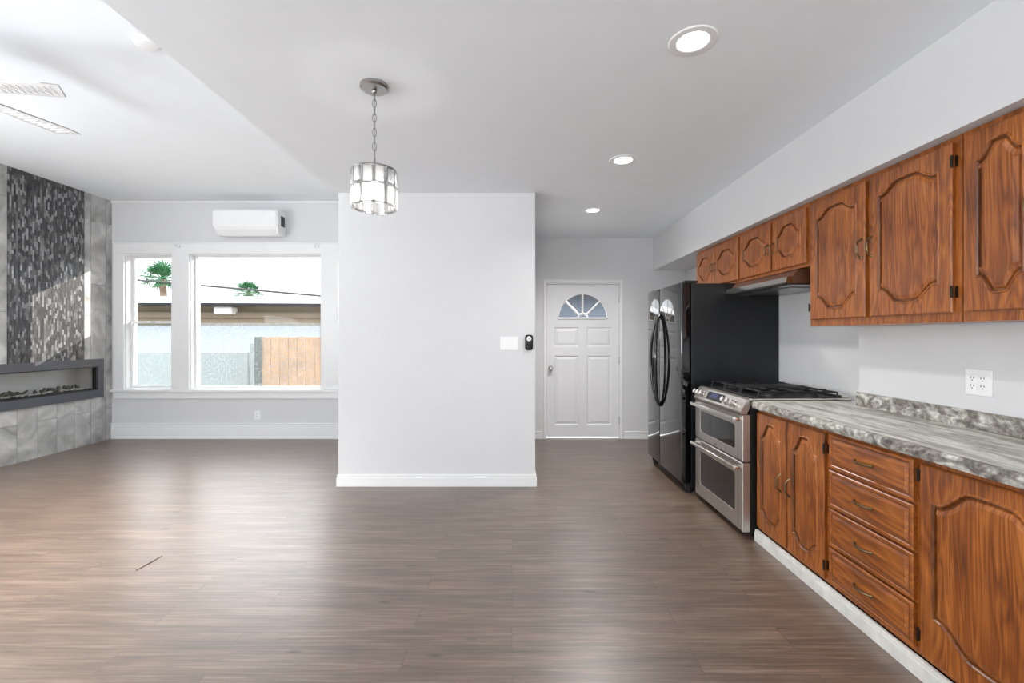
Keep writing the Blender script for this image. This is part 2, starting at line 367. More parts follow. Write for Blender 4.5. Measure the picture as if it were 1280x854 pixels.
# ------------------------------------------------------------ room shell
YB = 5.93; XL = -5.25; ZC = 2.635; ZL = 3.12; XP0 = -1.558; XP1 = 0.208; YP = 4.057; XR = 2.30; XR2 = 2.15; YJ = 2.80; YR = -3.1
struct('floor', G().box(-5.6, 2.6, -3.3, 6.10, -0.12, 0.0), M_floor)
# back wall with three window openings and the entry door opening
W0, W1 = 0.65, 2.425
OP = [(-5.07, -4.45), (-4.22, -2.50), (-2.27, -1.65)]
g = G(); T = 0.17
g.box(-5.45, OP[0][0], YB, YB+T, 0, 3.3); g.box(OP[0][1], OP[1][0], YB, YB+T, W0, W1); g.box(OP[1][1], OP[2][0], YB, YB+T, W0, W1)
g.box(OP[2][1], 0.437, YB, YB+T, 0, 3.3); g.box(OP[0][0], OP[2][1], YB, YB+T, 0, W0); g.box(OP[0][0], OP[2][1], YB, YB+T, W1, 3.3)
g.box(0.437, 1.427, YB, YB+T, 2.045, 3.3); g.box(1.427, 2.5, YB, YB+T, 0, 3.3)
struct('wall_back', g, M_wall)
struct('wall_partition', G().box(XP0, XP1, YP, YB, 0, ZC), M_wallk)
g = G().box(XR, 2.6, YJ, YB, 0, ZC); g.box(XR2, 2.6, YR, YJ, 0, ZC)
struct('wall_right', g, M_wallk)
struct('wall_soffit', G().box(1.85, XR+0.02, YR, YB, 2.21, ZC+0.02), M_wallk)
struct('ceiling', G().box(XP0-0.012, 2.6, YR-0.2, 6.10, ZC, 3.35), M_ceil)
struct('ceiling_living', G().box(-5.6, XP0-0.012, YR-0.2, 6.10, ZL, 3.35), M_ceil)
# left wall: tiled chimney breast with a long recess for the fireplace, plaster beyond
FY0, FY1, FZ0, FZ1 = 4.52, 5.71, 0.668, 0.965
g = G(); g.box(-5.6, XL, 4.1, FY0, 0, 3.2); g.box(-5.6, XL, FY1, YB, 0, 3.2); g.box(-5.6, XL, FY0, FY1, 0, FZ0); g.box(-5.6, XL, FY0, FY1, FZ1, 3.2)
struct('wall_left', g, M_tile)
g = G(); g.box(-5.6, XL-0.02, YR, 0.0, 0, 3.2); g.box(-5.6, XL-0.02, 2.4, 4.1, 0, 3.2); g.box(-5.6, XL-0.02, 0.0, 2.4, 0, 0.7); g.box(-5.6, XL-0.02, 0.0, 2.4, 2.3, 3.2)  # the unseen opening is added for the side fill lamp
struct('wall_left_plaster', g, M_wall)
g = G(); g.box(XL, XL+0.007, 4.70, 5.544, 1.059, ZL)
struct('trim_1', g, M_mosaic)
# wall behind the camera with two bare openings added for the fill lamps
g = G(); y0, y1 = YR-0.15, YR
g.box(-5.6, -4.9, y0, y1, 0, 3.2); g.box(-2.3, -1.1, y0, y1, 0, 3.2); g.box(1.5, 2.6, y0, y1, 0, 3.2)
g.box(-4.9, -2.3, y0, y1, 0, 0.45); g.box(-4.9, -2.3, y0, y1, 2.55, 3.2); g.box(-1.1, 1.5, y0, y1, 0, 0.3); g.box(-1.1, 1.5, y0, y1, 2.4, 3.2)
struct('wall_rear', g, M_wallk)

# baseboards
def skirt(name, x0, x1, y, h=0.205, d=0.016):
    g = G(); g.box(x0, x1, y-d, y, 0, h-0.03, 0.002); g.box(x0, x1, y-d*0.62, y, h-0.03, h-0.012, 0.002); g.box(x0, x1, y-d*1.25, y, h-0.012, h, 0.002)
    struct(name, g, M_trim)
skirt('baseboard_back', XL, -1.56, YB, 0.205)
g = G(); g.box(XP0-0.014, XP1+0.014, YP-0.014, YP, 0, 0.078, 0.002); g.box(XP0-0.009, XP1+0.009, YP-0.009, YP, 0.078, 0.108, 0.003)
g.box(XP1, XP1+0.014, YP, YB, 0, 0.078, 0.002); g.box(XP1, XP1+0.009, YP, YB, 0.078, 0.108, 0.003)
g.box(XP0-0.014, XP0, YP, YB-0.03, 0, 0.078, 0.002)
struct('baseboard_partition', g, M_trim)
skirt('baseboard_hall', 1.465, XR, YB, 0.095)
skirt('baseboard_hall_left', XP1+0.015, 0.41, YB, 0.095)
g = G(); g.box(XL, -1.57, YB-0.016, YB, ZL-0.028, ZL, 0.004)
struct('trim_2', g, M_trim)

# ------------------------------------------------------------ windows
FRZ = 1.525
def casing(x0, x1, z0, z1): return G().box(x0, x1, YB-0.028, YB, z0, z1, 0.003)
struct('trim_3', casing(-5.21, -1.575, W1, 2.56).box(-5.22, -1.575, YB-0.036, YB, 2.56, 2.575, 0.003), M_trim)
struct('trim_4', casing(-5.21, OP[0][0], W0, W1), M_trim)
struct('trim_5', casing(OP[0][1], OP[1][0], W0, W1), M_trim)
struct('trim_6', casing(OP[1][1], OP[2][0], W0, W1), M_trim)
struct('trim_7', casing(OP[2][1], -1.575, W0, W1), M_trim)
g = G(); g.box(-5.235, -1.575, YB-0.055, YB, 0.615, 0.65, 0.006, 3); g.box(-5.21, -1.575, YB-0.024, YB, 0.53, 0.615, 0.003)
struct('trim_8', g, M_trim)
def ring(g, x0, x1, z0, z1, y0, y1, t, bev=0.002):
    g.box(x0, x0+t, y0, y1, z0, z1, bev); g.box(x1-t, x1, y0, y1, z0, z1, bev)
    g.box(x0+t, x1-t, y0, y1, z0, z0+t, bev); g.box(x0+t, x1-t, y0, y1, z1-t, z1, bev); return g
def winroot(n): 
    o = thing('window_%d' % n, None, None, ((OP[n-1][0]+OP[n-1][1])/2, YB+0.08, W0), None, 'structure'); return o
for n in (1, 3):
    a, b = OP[n-1]; r_ = winroot(n)
    part('window_jamb', ring(G(), a, b, W0, W1, YB, YB+T, 0.012), M_trim, r_)
    part('upper_sash', ring(G(), a+0.012, b-0.012, FRZ-0.01, W1-0.012, YB+0.10, YB+0.13, 0.032), M_trim, r_)
    part('lower_sash', ring(G(), a+0.012, b-0.012, W0+0.012, FRZ+0.022, YB+0.065, YB+0.095, 0.03), M_trim, r_)
    part('pane', G().box(a+0.04, b-0.04, YB+0.113, YB+0.117, FRZ+0.02, W1-0.04), M_glass, r_)
    part('frosted_pane', G().box(a+0.04, b-0.04, YB+0.078, YB+0.0785, W0+0.04, FRZ-0.006), M_frost, r_)
    part('sash_lift', G().box((a+b)/2-0.03, (a+b)/2+0.03, YB+0.052, YB+0.066, FRZ+0.005, FRZ+0.018, 0.002), M_nickel, r_)
a, b = OP[1]; r_ = winroot(2)
part('window_jamb', ring(G(), a, b, W0, W1, YB, YB+T, 0.012), M_trim, r_)
part('frame', ring(G(), a+0.012, b-0.012, W0+0.012, W1-0.012, YB+0.07, YB+0.11, 0.018), M_trim, r_)
part('pane', G().box(a+0.03, b-0.03, YB+0.088, YB+0.092, FRZ, W1-0.03), M_glass, r_)
part('frosted_pane', G().box(a+0.03, b-0.03, YB+0.089, YB+0.0895, W0+0.03, FRZ), M_frost, r_)
part('latch', G().box(-3.78, -3.62, YB+0.045, YB+0.07, W0+0.012, W0+0.03, 0.003), M_plast, r_)
for x, lb in ((-4.36, 'small white curtain bracket on the casing left of the wide window'), (-2.55, 'small white curtain bracket on the casing near the partition wall')):
    g = G().box(x-0.03, x+0.03, YB-0.045, YB-0.028, 2.50, 2.54, 0.004); g.tube([(x, YB-0.04, 2.52), (x, YB-0.10, 2.53), (x, YB-0.11, 2.56)], 0.006)
    solo('curtain_bracket', g, M_plast, lb, 'bracket', (x, YB-0.03, 2.52), 'curtain brackets over the window')

# ------------------------------------------------------------ entry door
DX0, DX1, DZ0, DZ1 = 0.455, 1.409, 0.020, 2.03
d1 = thing('door_1', None, None, ((DX0+DX1)/2, YB+0.03, 0), None, 'structure')
g = G(); fx = 0.018
g.box(0.437, DX0-0.004, YB, YB+T, 0, 2.045); g.box(DX1+0.004, 1.427, YB, YB+T, 0, 2.045); g.box(DX0-0.004, DX1+0.004, YB, YB+T, DZ1+0.004, 2.045)
part('door_jamb', g, M_trim, d1)
g = G(); g.box(0.413, 0.444, YB-0.016, YB, 0, 2.055, 0.004); g.box(1.420, 1.452, YB-0.016, YB, 0, 2.055, 0.004); g.box(0.413, 1.452, YB-0.016, YB, 2.055, 2.088, 0.004)
part('door_casing', g, M_trim, d1)
def flat_loops(bm, loops, fill_last=True):
    for A, B in zip(loops, loops[1:]):
        n = len(A)
        for k in range(n): bm.faces.new((A[k], A[(k+1) % n], B[(k+1) % n], B[k]))
    if fill_last: bm.faces.new(loops[-1])
def inset_poly(poly, d):
    """inward offset of a CCW polygon"""
    n = len(poly); out = []
    for i in range(n):
        p0 = Vector(poly[i-1]); p = Vector(poly[i]); p1 = Vector(poly[(i+1) % n])
        a = (p-p0).normalized(); b = (p1-p).normalized()
        na = Vector((-a.y, a.x)); nb = Vector((-b.y, b.x)); m = (na+nb)
        m = m.normalized() if m.length > 1e-6 else na
        k = d/max(0.35, m.dot(na)); out.append((p.x+m.x*k, p.y+m.y*k))
    return out
def carved(W, H, holes, prof, thick, fn, edge=0.004, through=(), groove=()):
    """slab W x H, its front at depth 0; each hole (CCW polygon) is carved by prof [(inset, depth)...] and closed;
       polygons in through are cut right through. fn(u, v, w)->world, w outwards"""
    g = G(); bm = g.bm
    outer = [(edge, edge), (W-edge, edge), (W-edge, H-edge), (edge, H-edge)]
    rect = [(0, 0), (W, 0), (W, H), (0, H)]
    mk = lambda poly, w_: [bm.verts.new(fn(a, b, w_)) for a, b in poly]
    Lf = mk(outer, 0); Ls = mk(rect, -edge); Lb = mk(rect, -thick)
    flat_loops(bm, [Lf, Ls, Lb], False)
    edges = []
    def ed(loop):
        for k in range(len(loop)):
            e = bm.edges.get((loop[k], loop[(k+1) % len(loop)])) or bm.edges.new((loop[k], loop[(k+1) % len(loop)])); edges.append(e)
    ed(Lf); back = []
    for h in holes:
        loops = [mk(h, 0)]; ed(loops[0])
        for ins, w_ in prof: loops.append(mk(inset_poly(h, ins), w_))
        for li, (LA, LB) in enumerate(zip(loops[:-2], loops[1:-1])):
            for k in range(len(LA)):
                f_ = bm.faces.new((LA[k], LA[(k+1) % len(LA)], LB[(k+1) % len(LB)], LB[k]))
                if li in groove: f_.material_index = 1
        A, B = loops[-2], loops[-1]
        n = len(A)
        for k in range(n): bm.faces.new((A[k], A[(k+1) % n], B[(k+1) % n], B[k]))
        te = [bm.edges.get((B[k], B[(k+1) % n])) for k in range(n)]
        bmesh.ops.triangle_fill(bm, use_beauty=True, edges=te)
    bedges = [bm.edges.get((Lb[k], Lb[(k+1) % 4])) for k in range(4)]
    for h in through:
        A = mk(h, 0); B = mk(h, -thick); n = len(A); ed(A)
        for k in range(n): bm.faces.new((A[k], A[(k+1) % n], B[(k+1) % n], B[k]))
        bedges += [bm.edges.get((B[k], B[(k+1) % n])) for k in range(n)]
    bmesh.ops.triangle_fill(bm, use_beauty=True, edges=edges)
    if through: bmesh.ops.triangle_fill(bm, use_beauty=True, edges=bedges)
    else: bm.faces.new(Lb)
    return g
DW, DH = DX1-DX0, DZ1-DZ0
dfn = lambda u, v, w_: Vector((DX0+u, YB+0.02-w_, DZ0+v))
rc = lambda x0, x1, z0, z1: [(x0, z0), (x1, z0), (x1, z1), (x0, z1)]
panels = [rc(0.10, 0.425, 1.185, 1.445), rc(0.53, 0.855, 1.185, 1.445), rc(0.10, 0.425, 0.155, 1.07), rc(0.53, 0.855, 0.155, 1.07)]
cx, cz, rx, rz = 0.475, 1.56, 0.325, 0.33
fan_ = [(cx+rx*math.cos(math.pi*k/24), cz+rz*math.sin(math.pi*k/24)) for k in range(25)]
g = carved(DW, DH, panels, [(0.006, -0.004), (0.014, -0.011), (0.022, -0.011), (0.05, -0.003)], 0.044, dfn, 0.002, [fan_])
part('door_leaf', g, M_door, d1)
g = G()
arc = lambda r, a0=0, a1=180, n=24: [dfn(cx+rx*r*math.cos(R(a0+(a1-a0)*k/n)), cz+rz*r*math.sin(R(a0+(a1-a0)*k/n)), 0.001) for k in range(n+1)]
g.tube(arc(1.0)+[dfn(cx-rx*0.5, cz, 0.001), dfn(cx+rx*0.5, cz, 0.001)], 0.013, 8, closed=True)
for an in (45, 90, 135): g.tube([dfn(cx+rx*0.2*math.cos(R(an)), cz+rz*0.2*math.sin(R(an)), -0.008), dfn(cx+rx*math.cos(R(an)), cz+rz*math.sin(R(an)), -0.008)], 0.012, 8)
g.tube(arc(0.2, n=12), 0.012, 8)
fl = part('fanlight_frame', g, M_trim, d1)
g = G(); g.prism(fan_, lambda a, b, d: dfn(a, b, d), -0.026, -0.022); part('fanlight_pane', g, M_glass, d1)
g = G(); kx = DX0+0.055; kz = 0.925
g.lathe((kx, YB+0.02, kz), [(0.001, -0.07), (0.02, -0.069), (0.028, -0.058), (0.029, -0.048), (0.022, -0.036), (0.012, -0.03), (0.012, -0.012), (0.032, -0.008), (0.034, 0.0)], 24, 'Y')
part('door_knob', g, M_nickel, d1, smooth=True)
for z in (1.83, 1.03, 0.24): part('hinge', G().cyl((DX1+0.002, YB+0.012, z-0.045), (DX1+0.002, YB+0.012, z+0.045), 0.007, seg=12), M_nickel, d1)
g = G().box(DX0, DX1, YB+0.02, YB+0.12, 0, 0.006); part('threshold', g, M_trim, d1)

# ------------------------------------------------------------ outlets, switch, sensor
def outlet(name, fn, n, label, loc):
    t = thing(name, label, 'outlet', loc)
    w_ = 0.046*(n-1)+0.074
    g = G(); g.box(-w_/2, w_/2, -0.006, 0, -0.06, 0.06, 0.003); g.bm.transform(fn); part('cover_plate', g, M_plast, t)
    for k in range(n):
        x = (k-(n-1)/2)*0.046
        g = G(); g.box(x-0.017, x+0.017, -0.009, -0.005, -0.034, 0.034, 0.002); g.bm.transform(fn); rc_ = part('receptacle', g, M_plast, t, smooth=False)
        g = G()
        for zz in (-0.018, 0.018):
            g.box(x-0.0085, x-0.0055, -0.0096, -0.0085, zz-0.002, zz+0.008); g.box(x+0.0055, x+0.0085, -0.0096, -0.0085, zz-0.001, zz+0.007); g.cyl((x, -0.0096, zz-0.009), (x, -0.0085, zz-0.009), 0.0028, seg=10)
        g.bm.transform(fn); part('slots', g, M_dslot, rc_)
    return t
fn = Matrix.Translation((-3.34, YB, 0.31))
outlet('wall_outlet', fn, 1, 'white duplex outlet low on the wall under the window', (-3.34, YB, 0.31))
fn = Matrix.Translation((XR2, 2.08, 1.135)) @ Matrix.Rotation(R(-90), 4, 'Z')
outlet('wall_outlet', fn, 2, 'white double outlet above the stone backsplash', (XR2, 2.08, 1.135))
t = thing('light_switch', 'white three gang rocker switch on the partition wall', 'switch', (-0.025, YP, 1.283))
part('cover_plate', G().box(-0.108, 0.058, YP-0.006, YP, 1.222, 1.343, 0.003), M_plast, t)
for k in range(3):
    x = -0.025+(k-1)*0.047; part('rocker', G().box(x-0.016, x+0.016, YP-0.011, YP-0.005, 1.25, 1.316, 0.002), M_plast, t)
t = thing('wall_sensor', 'small black rounded control with a pale round button beside the switch', 'sensor', (0.152, YP, 1.29))
part('body', G().box(0.117, 0.186, YP-0.028, YP, 1.222, 1.36, 0.026, 5), M_bmat, t, smooth=True)
g = G().lathe((0.152, YP-0.028, 1.325), [(0.001, -0.006), (0.018, -0.005), (0.023, 0.002)], 24, 'Y'); part('button', g, M_plast, t, smooth=True)
g = G().lathe((0.152, YP-0.034, 1.325), [(0.001, -0.002), (0.007, 0.0005)], 16, 'Y'); part('lens', g, M_nickel, t)

# ------------------------------------------------------------ mini split
t = thing('air_conditioner', 'white wall mounted split air conditioner above the window', 'air conditioner', (-3.37, YB, 2.63))
ax0, ax1 = -3.785, -2.955
prof = [(0, 2.655), (-0.07, 2.635), (-0.125, 2.645), (-0.185, 2.70), (-0.205, 2.735), (-0.205, 2.93), (-0.19, 2.955), (-0.16, 2.962), (0, 2.962)]
g = G().prism(prof, lambda a, b, d: Vector((d, YB+a, b)), ax0+0.012, ax1-0.012); part('body', g, M_plast, t)
prof2 = [(-0.196, 2.738), (-0.213, 2.738), (-0.215, 2.93), (-0.197, 2.958), (-0.16, 2.968), (-0.16, 2.955)]
g = G().prism(prof2, lambda a, b, d: Vector((d, YB+a, b)), ax0, ax1-0.03); part('front_panel', g, M_plast, t)
g = G().prism([(-0.13, 2.635), (-0.195, 2.695), (-0.202, 2.706), (-0.195, 2.712), (-0.125, 2.648)], lambda a, b, d: Vector((d, YB+a, b)), ax0+0.07, ax1-0.09); part('louver', g, M_plast, t)
g = G().box(ax1-0.03, ax1-0.01, YB-0.20, YB, 2.65, 2.955, 0.006); part('end_cap', g, M_plast, t)
g = G().box(ax1-0.012, ax1-0.006, YB-0.13, YB-0.04, 2.76, 2.89); part('side_recess', g, M_dslot, t)

# ------------------------------------------------------------ linear fireplace
t = thing('electric_fireplace', 'long recessed fireplace in a dark metal frame below the mosaic', 'fireplace', (XL, 5.115, 0.571))
g = G(); o0, o1, p0, p1 = 4.44, 5.79, 0.571, 1.059
x1 = XL+0.022
for (ya, yb, za, zb) in ((o0, o1, FZ1, p1), (o0, o1, p0, FZ0), (o0, FY0, FZ0, FZ1), (FY1, o1, FZ0, FZ1)): g.box(XL, x1, ya, yb, za, zb)
part('frame', g, M_fpframe, t)
g = G()
for (ya, yb, za, zb) in ((FY0, FY1, FZ1-0.012, FZ1), (FY0, FY1, FZ0, FZ0+0.012), (FY0, FY0+0.022, FZ0, FZ1), (FY1-0.022, FY1, FZ0, FZ1)): g.box(XL-0.03, XL+0.018, ya, yb, za, zb)
part('inner_bezel', g, M_bmat, t)
g = G(); xb = XL-0.26
g.box(xb, xb+0.01, FY0, FY1, FZ0, FZ1); g.box(xb, XL-0.03, FY0, FY1, FZ0, FZ0+0.006); g.box(xb, XL-0.03, FY0, FY1, FZ1-0.006, FZ1); g.box(xb, XL-0.03, FY0, FY0+0.006, FZ0, FZ1); g.box(xb, XL-0.03, FY1-0.006, FY1, FZ0, FZ1)
part('firebox', g, M_firein, t)
part('glass_front', G().box(XL-0.012, XL-0.008, FY0+0.02, FY1-0.02, FZ0+0.01, FZ1-0.01), M_glass, t)
part('media_tray', G().box(xb+0.02, XL-0.04, FY0+0.02, FY1-0.02, FZ0+0.006, FZ0+0.02), M_bmat, t)
rnd = random.Random(3)
g = G()
for k in range(90): g.sph((rnd.uniform(xb+0.04, XL-0.05), rnd.uniform(FY0+0.04, FY1-0.04), FZ0+0.027), rnd.uniform(0.010, 0.018), (1, 1.2, 0.7), 8)
tag(part('pebble_bed', g, M_peb, t, smooth=True), kind='stuff')
for k in range(12):
    y = FY0+0.09+k*0.092; x = rnd.uniform(xb+0.09, XL-0.09); a = rnd.uniform(-0.9, 0.9); l = rnd.uniform(0.05, 0.085)
    pts = [(x-l*math.sin(a)*q, y+l*math.cos(a)*q, FZ0+0.05+0.018*math.sin(3*q+k)+0.012*q*(-1)**k) for q in (-1, -0.5, 0, 0.5, 1)]
    g = G().tube(pts, 0.012, 8, rs=[0.009, 0.018, 0.020, 0.016, 0.008]); part('log', g, M_log, t, smooth=True)

# ------------------------------------------------------------ ceiling fan
FX, FY_, FZ = -3.33, 2.62, 2.80
t = thing('ceiling_fan', 'ceiling fan with clear patterned blades over the living area', 'fan', (FX, FY_, ZL))
part('canopy', G().lathe((FX, FY_, ZL), [(0.0, 0), (0.075, 0), (0.07, -0.03), (0.03, -0.06), (0.0, -0.06)], 32), M_chrome, t, smooth=True)
part('downrod', G().cyl((FX, FY_, ZL-0.2), (FX, FY_, ZL-0.05), 0.013), M_chrome, t, smooth=True)
part('motor_housing', G().lathe((FX, FY_, FZ), [(0, 0.13), (0.05, 0.13), (0.12, 0.10), (0.15, 0.05), (0.15, 0.0), (0.12, -0.03), (0, -0.03)], 40), M_chrome, t, smooth=True)
d = bpy.data.lights.new('fan_fill_lamp', 'SPOT'); d.energy = 620; d.spot_size = R(108); d.spot_blend = 1.0; d.shadow_soft_size = 0.12; d.color = (1, 0.94, 0.88)  # fan light boosted and aimed down as added fill for the living floor
o = bpy.data.objects.new('fan_fill_lamp', d); COL.objects.link(o); o.parent = t; o.location = (0, 0, FZ-0.16-ZL)
part('light_bowl', G().lathe((FX, FY_, FZ-0.03), [(0.12, 0), (0.12, -0.02), (0.09, -0.06), (0.04, -0.08), (0, -0.082)], 40), M_plast, t, smooth=True)
for k in range(5):
    a = R(6+72*k); m = Matrix.Translation((FX, FY_, FZ+0.01)) @ Matrix.Rotation(a, 4, 'Z') @ Matrix.Rotation(R(-2), 4, 'X')
    poly = [(0.15, -0.05), (0.60, -0.075), (0.685, -0.06), (0.625, 0.065), (0.60, 0.07), (0.15, 0.05)]
    g = G().prism(poly, lambda u, v, d: Vector((u, v, d)), -0.003, 0.003); g.bm.transform(m); bl = part('blade', g, M_blade, t)
    g = G().tube([m @ Vector((u, v, 0)) for u, v in poly], 0.0035, 6, closed=True); part('blade_rim', g, M_nickel, bl)
    g = G()
    for q in range(9):
        u0 = 0.30+q*0.036; g.tube([m @ Vector((u0, -0.045, -0.004)), m @ Vector((u0+0.018, 0.045, -0.004)), m @ Vector((u0+0.036, -0.045, -0.004))], 0.0022, 5)
    part('etched_pattern', g, M_plast, bl)
    g = G().box(0.10, 0.22, -0.02, 0.02, -0.008, 0.008, 0.003); g.bm.transform(m); part('blade_arm', g, M_chrome, t)
t = solo('smoke_detector', G().lathe((-2.2, 2.72, ZL), [(0, -0.032), (0.04, -0.032), (0.062, -0.024), (0.068, -0.004), (0.068, 0)], 32), M_plast, 'round white smoke detector on the raised ceiling', 'smoke detector', (-2.2, 2.72, ZL), smooth=True)

# ------------------------------------------------------------ recessed ceiling lights
def downlight(x, y, label, k=1.0):
    t = thing('recessed_light', label, 'ceiling light', (x, y, ZC), 'recessed lights over the kitchen')
    part('trim_ring', G().lathe((x, y, ZC), [(0.066, 0.02), (0.064, -0.002), (0.07, -0.006), (0.098, -0.005), (0.103, 0.0)], 48), M_plast, t, smooth=True)
    part('lens', G().lathe((x, y, ZC), [(0.0, -0.0015), (0.066, -0.0015)], 40), M_led, t)
    d = bpy.data.lights.new('recessed_lamp', 'SPOT'); d.energy = CEIL_W*k; d.spot_size = R(150); d.spot_blend = 1; d.shadow_soft_size = 0.06; d.color = (1, 0.985, 0.965)
    o = bpy.data.objects.new('recessed_lamp', d); COL.objects.link(o); o.location = (0, 0, -0.02); o.parent = t
downlight(0.787, 1.967, 'round recessed light nearest the camera, largest on the kitchen ceiling', 0.8)
downlight(0.812, 3.30, 'middle round recessed light on the kitchen ceiling', 1.6)
downlight(0.826, 4.62, 'farthest round recessed light, nearest the white entry door', 3.6)

# ------------------------------------------------------------ pendant
PX, PY = -0.706, 2.32
t = thing('pendant_light', 'small drum pendant of crystal bars hanging on a chain', 'pendant light', (PX, PY, ZC))
part('canopy', G().lathe((PX, PY, ZC), [(0.0, -0.022), (0.062, -0.022), (0.071, -0.014), (0.071, 0)], 40).sph((PX, PY, ZC-0.03), 0.013), M_nickel, t, smooth=True)
g = G(); z = ZC-0.055; k = 0
while z > 2.25:
    pts = []
    for q in range(14):
        an = 2*math.pi*q/14; uu = 0.010*math.cos(an); vv = 0.0225*math.sin(an)
        pts.append((PX+uu, PY, z+vv) if k % 2 else (PX, PY+uu, z+vv))
    g.tube(pts, 0.0022, 6, closed=True); z -= 0.037; k += 1
g.tube([(PX+0.003*math.sin(q*0.9), PY+0.002, ZC-0.03-q*0.02) for q in range(19)], 0.0016, 6)
part('chain', g, M_nickel, t, smooth=True)
g = G(); g.cyl((PX, PY, 2.205), (PX, PY, 2.262), 0.006)
for zc in (2.197, 2.012):
    g.tube([(PX+0.108*math.cos(2*math.pi*q/36), PY+0.108*math.sin(2*math.pi*q/36), zc) for q in range(36)], 0.0035, 6, closed=True)
for q in range(3):
    a = 2*math.pi*q/3+0.3; g.tube([(PX, PY, 2.205), (PX+0.108*math.cos(a), PY+0.108*math.sin(a), 2.197)], 0.003, 6)
for q in range(12):
    a = 2*math.pi*(q+0.5)/12; g.cyl((PX+0.108*math.cos(a), PY+0.108*math.sin(a), 2.012), (PX+0.108*math.cos(a), PY+0.108*math.sin(a), 2.197), 0.0016, seg=6)
part('shade_frame', g, M_nickel, t, smooth=True)
for tier, (za, zb) in enumerate(((2.110, 2.192), (2.000, 2.104))):
    for q in range(12):
        a = 2*math.pi*q/12; m = Matrix.Translation((PX+0.110*math.cos(a), PY+0.110*math.sin(a), 0)) @ Matrix.Rotation(a, 4, 'Z')
        dz = 0.006*((q*7) % 3-1)
        g = G().box(-0.006, 0.006, -0.024, 0.024, za+dz*0.5, zb, 0.005, 1, m=m); part('crystal', g, M_cryst, t)
part('bulb', G().sph((PX, PY, 2.10), 0.032, (1, 1, 1.4)), M_bulb, t, smooth=True)
part('lamp_socket', G().cyl((PX, PY, 2.14), (PX, PY, 2.205), 0.015), M_nickel, t, smooth=True)
d = bpy.data.lights.new('pendant_lamp', 'POINT'); d.energy = 2.5; d.shadow_soft_size = 0.03; d.color = (1, 0.96, 0.9)
o = bpy.data.objects.new('pendant_lamp', d); COL.objects.link(o); o.parent = t; o.location = (0, 0, 2.03-ZC)

# ------------------------------------------------------------ carved cabinet doors
PROF = [(0.003, 0.004), (0.008, 0.0045), (0.012, -0.001), (0.014, -0.008), (0.019, -0.008), (0.023, -0.003), (0.040, 0.0015)]
def outline(W, H, mu, vt, vb, at, ab, n=22):
    """cathedral panel outline; vt / vb are the shoulder margins, at / ab the arch heights"""
    def bump(s):
        s = abs(s)
        if s > 0.86: return 0.0
        t = min(1.0, (1-s/0.86)*1.55); return 0.82*t*t*(3-2*t)+0.18*(1-(s/0.86)**2)
    bot = [(mu+(W-2*mu)*k/n, vb-ab*bump(2*k/n-1)) for k in range(n+1)]
    top = [(mu+(W-2*mu)*k/n, H-vt+at*bump(2*k/n-1)) for k in range(n, -1, -1)]
    return bot+top
def pull(fnw, length, bow=0.028):
    """bronze bow pull along v, local (u, v, w)"""
    g = G(); h = length/2
    vs = [-h, -h*0.9, -h*0.72, -h*0.4, 0, h*0.4, h*0.72, h*0.9, h]; ws = [0.001, 0.008, bow*0.72, bow, bow*1.02, bow, bow*0.72, 0.008, 0.001]
    us = [0, 0, 0.001, 0, 0, 0, -0.001, 0, 0]
    g.tube([fnw(u, v, w_) for u, v, w_ in zip(us, vs, ws)], 0.005, 8, rs=[0.008, 0.0055, 0.0045, 0.0055, 0.0065, 0.0055, 0.0045, 0.0055, 0.008])
    return g
def door(parent, Xf, Ya, Yb, Z0, Z1, mu=0.055, vt=0.10, vb=0.12, at=0.05, ab=0.07, prof=PROF, handle=None, hinge=None, label=None, hl=0.1):
    """door facing -X; Ya far edge, Yb near edge"""
    W, H = Ya-Yb, Z1-Z0; th = 0.02
    fnw = lambda u, v, w_: Vector((Xf-w_, Ya-u, Z0+v))
    g = carved(W, H, [outline(W, H, mu, vt, vb, at, ab)], prof, th, fnw, 0.005, groove=(2, 3, 4))
    dr = part('door', g, (M_oakv, M_groove), parent, loc=(Xf, (Ya+Yb)/2, Z0))
    if handle:
        u, v = handle
        h = part('handle', pull(lambda a, b, c: fnw(u+a, v+b, c), hl), M_bronze, dr, smooth=True)
    if hinge:
        side, zs = hinge
        for zz in zs:
            yy = Ya+0.004 if side == 'far' else Yb-0.004
            g = G(); g.cyl((Xf-0.002, yy, zz-0.026), (Xf-0.002, yy, zz+0.026), 0.0045, seg=10)
            y2 = yy+0.008 if side == 'far' else yy-0.008
            g.box(Xf+0.014, Xf+0.018, min(yy, y2), max(yy, y2), zz-0.024, zz+0.024); g.box(Xf-0.003, Xf+0.001, min(yy, yy*2-y2), max(yy, yy*2-y2), zz-0.02, zz+0.02)
            part('hinge', g, M_hinge, dr)
    return dr

# ---- upper cabinets
UX = 1.890; UF = 1.911; UB = XR2-0.002
def upper(name, label, Ya, Yb, z0, z1, back, loc=None):
    t = thing(name, label, 'cabinet', (back, (Ya+Yb)/2, z0), 'oak wall cabinets')
    g = G(); g.box(UF, back, Yb, Ya, z0, z1, 0.001)
    part('carcass', g, M_oakv, t, loc=(UF, (Ya+Yb)/2, z0)); return t
UT = 2.208
SP = dict(mu=0.045, vt=0.12, vb=0.125, at=0.062, ab=0.062)
t = upper('wall_cabinet', 'short oak wall cabinet over the black fridge', 4.655, 3.772, 1.80, UT, XR-0.003)
door(t, UX, 4.635, 4.238, 1.822, 2.182, handle=(0.375, 0.17), hl=0.07, **SP); door(t, UX, 4.222, 3.79, 1.822, 2.182, handle=(0.02, 0.17), hl=0.07, **SP)
t = upper('wall_cabinet', 'short oak wall cabinet over the range hood', 3.768, 2.897, 1.80, UT, XR-0.003)
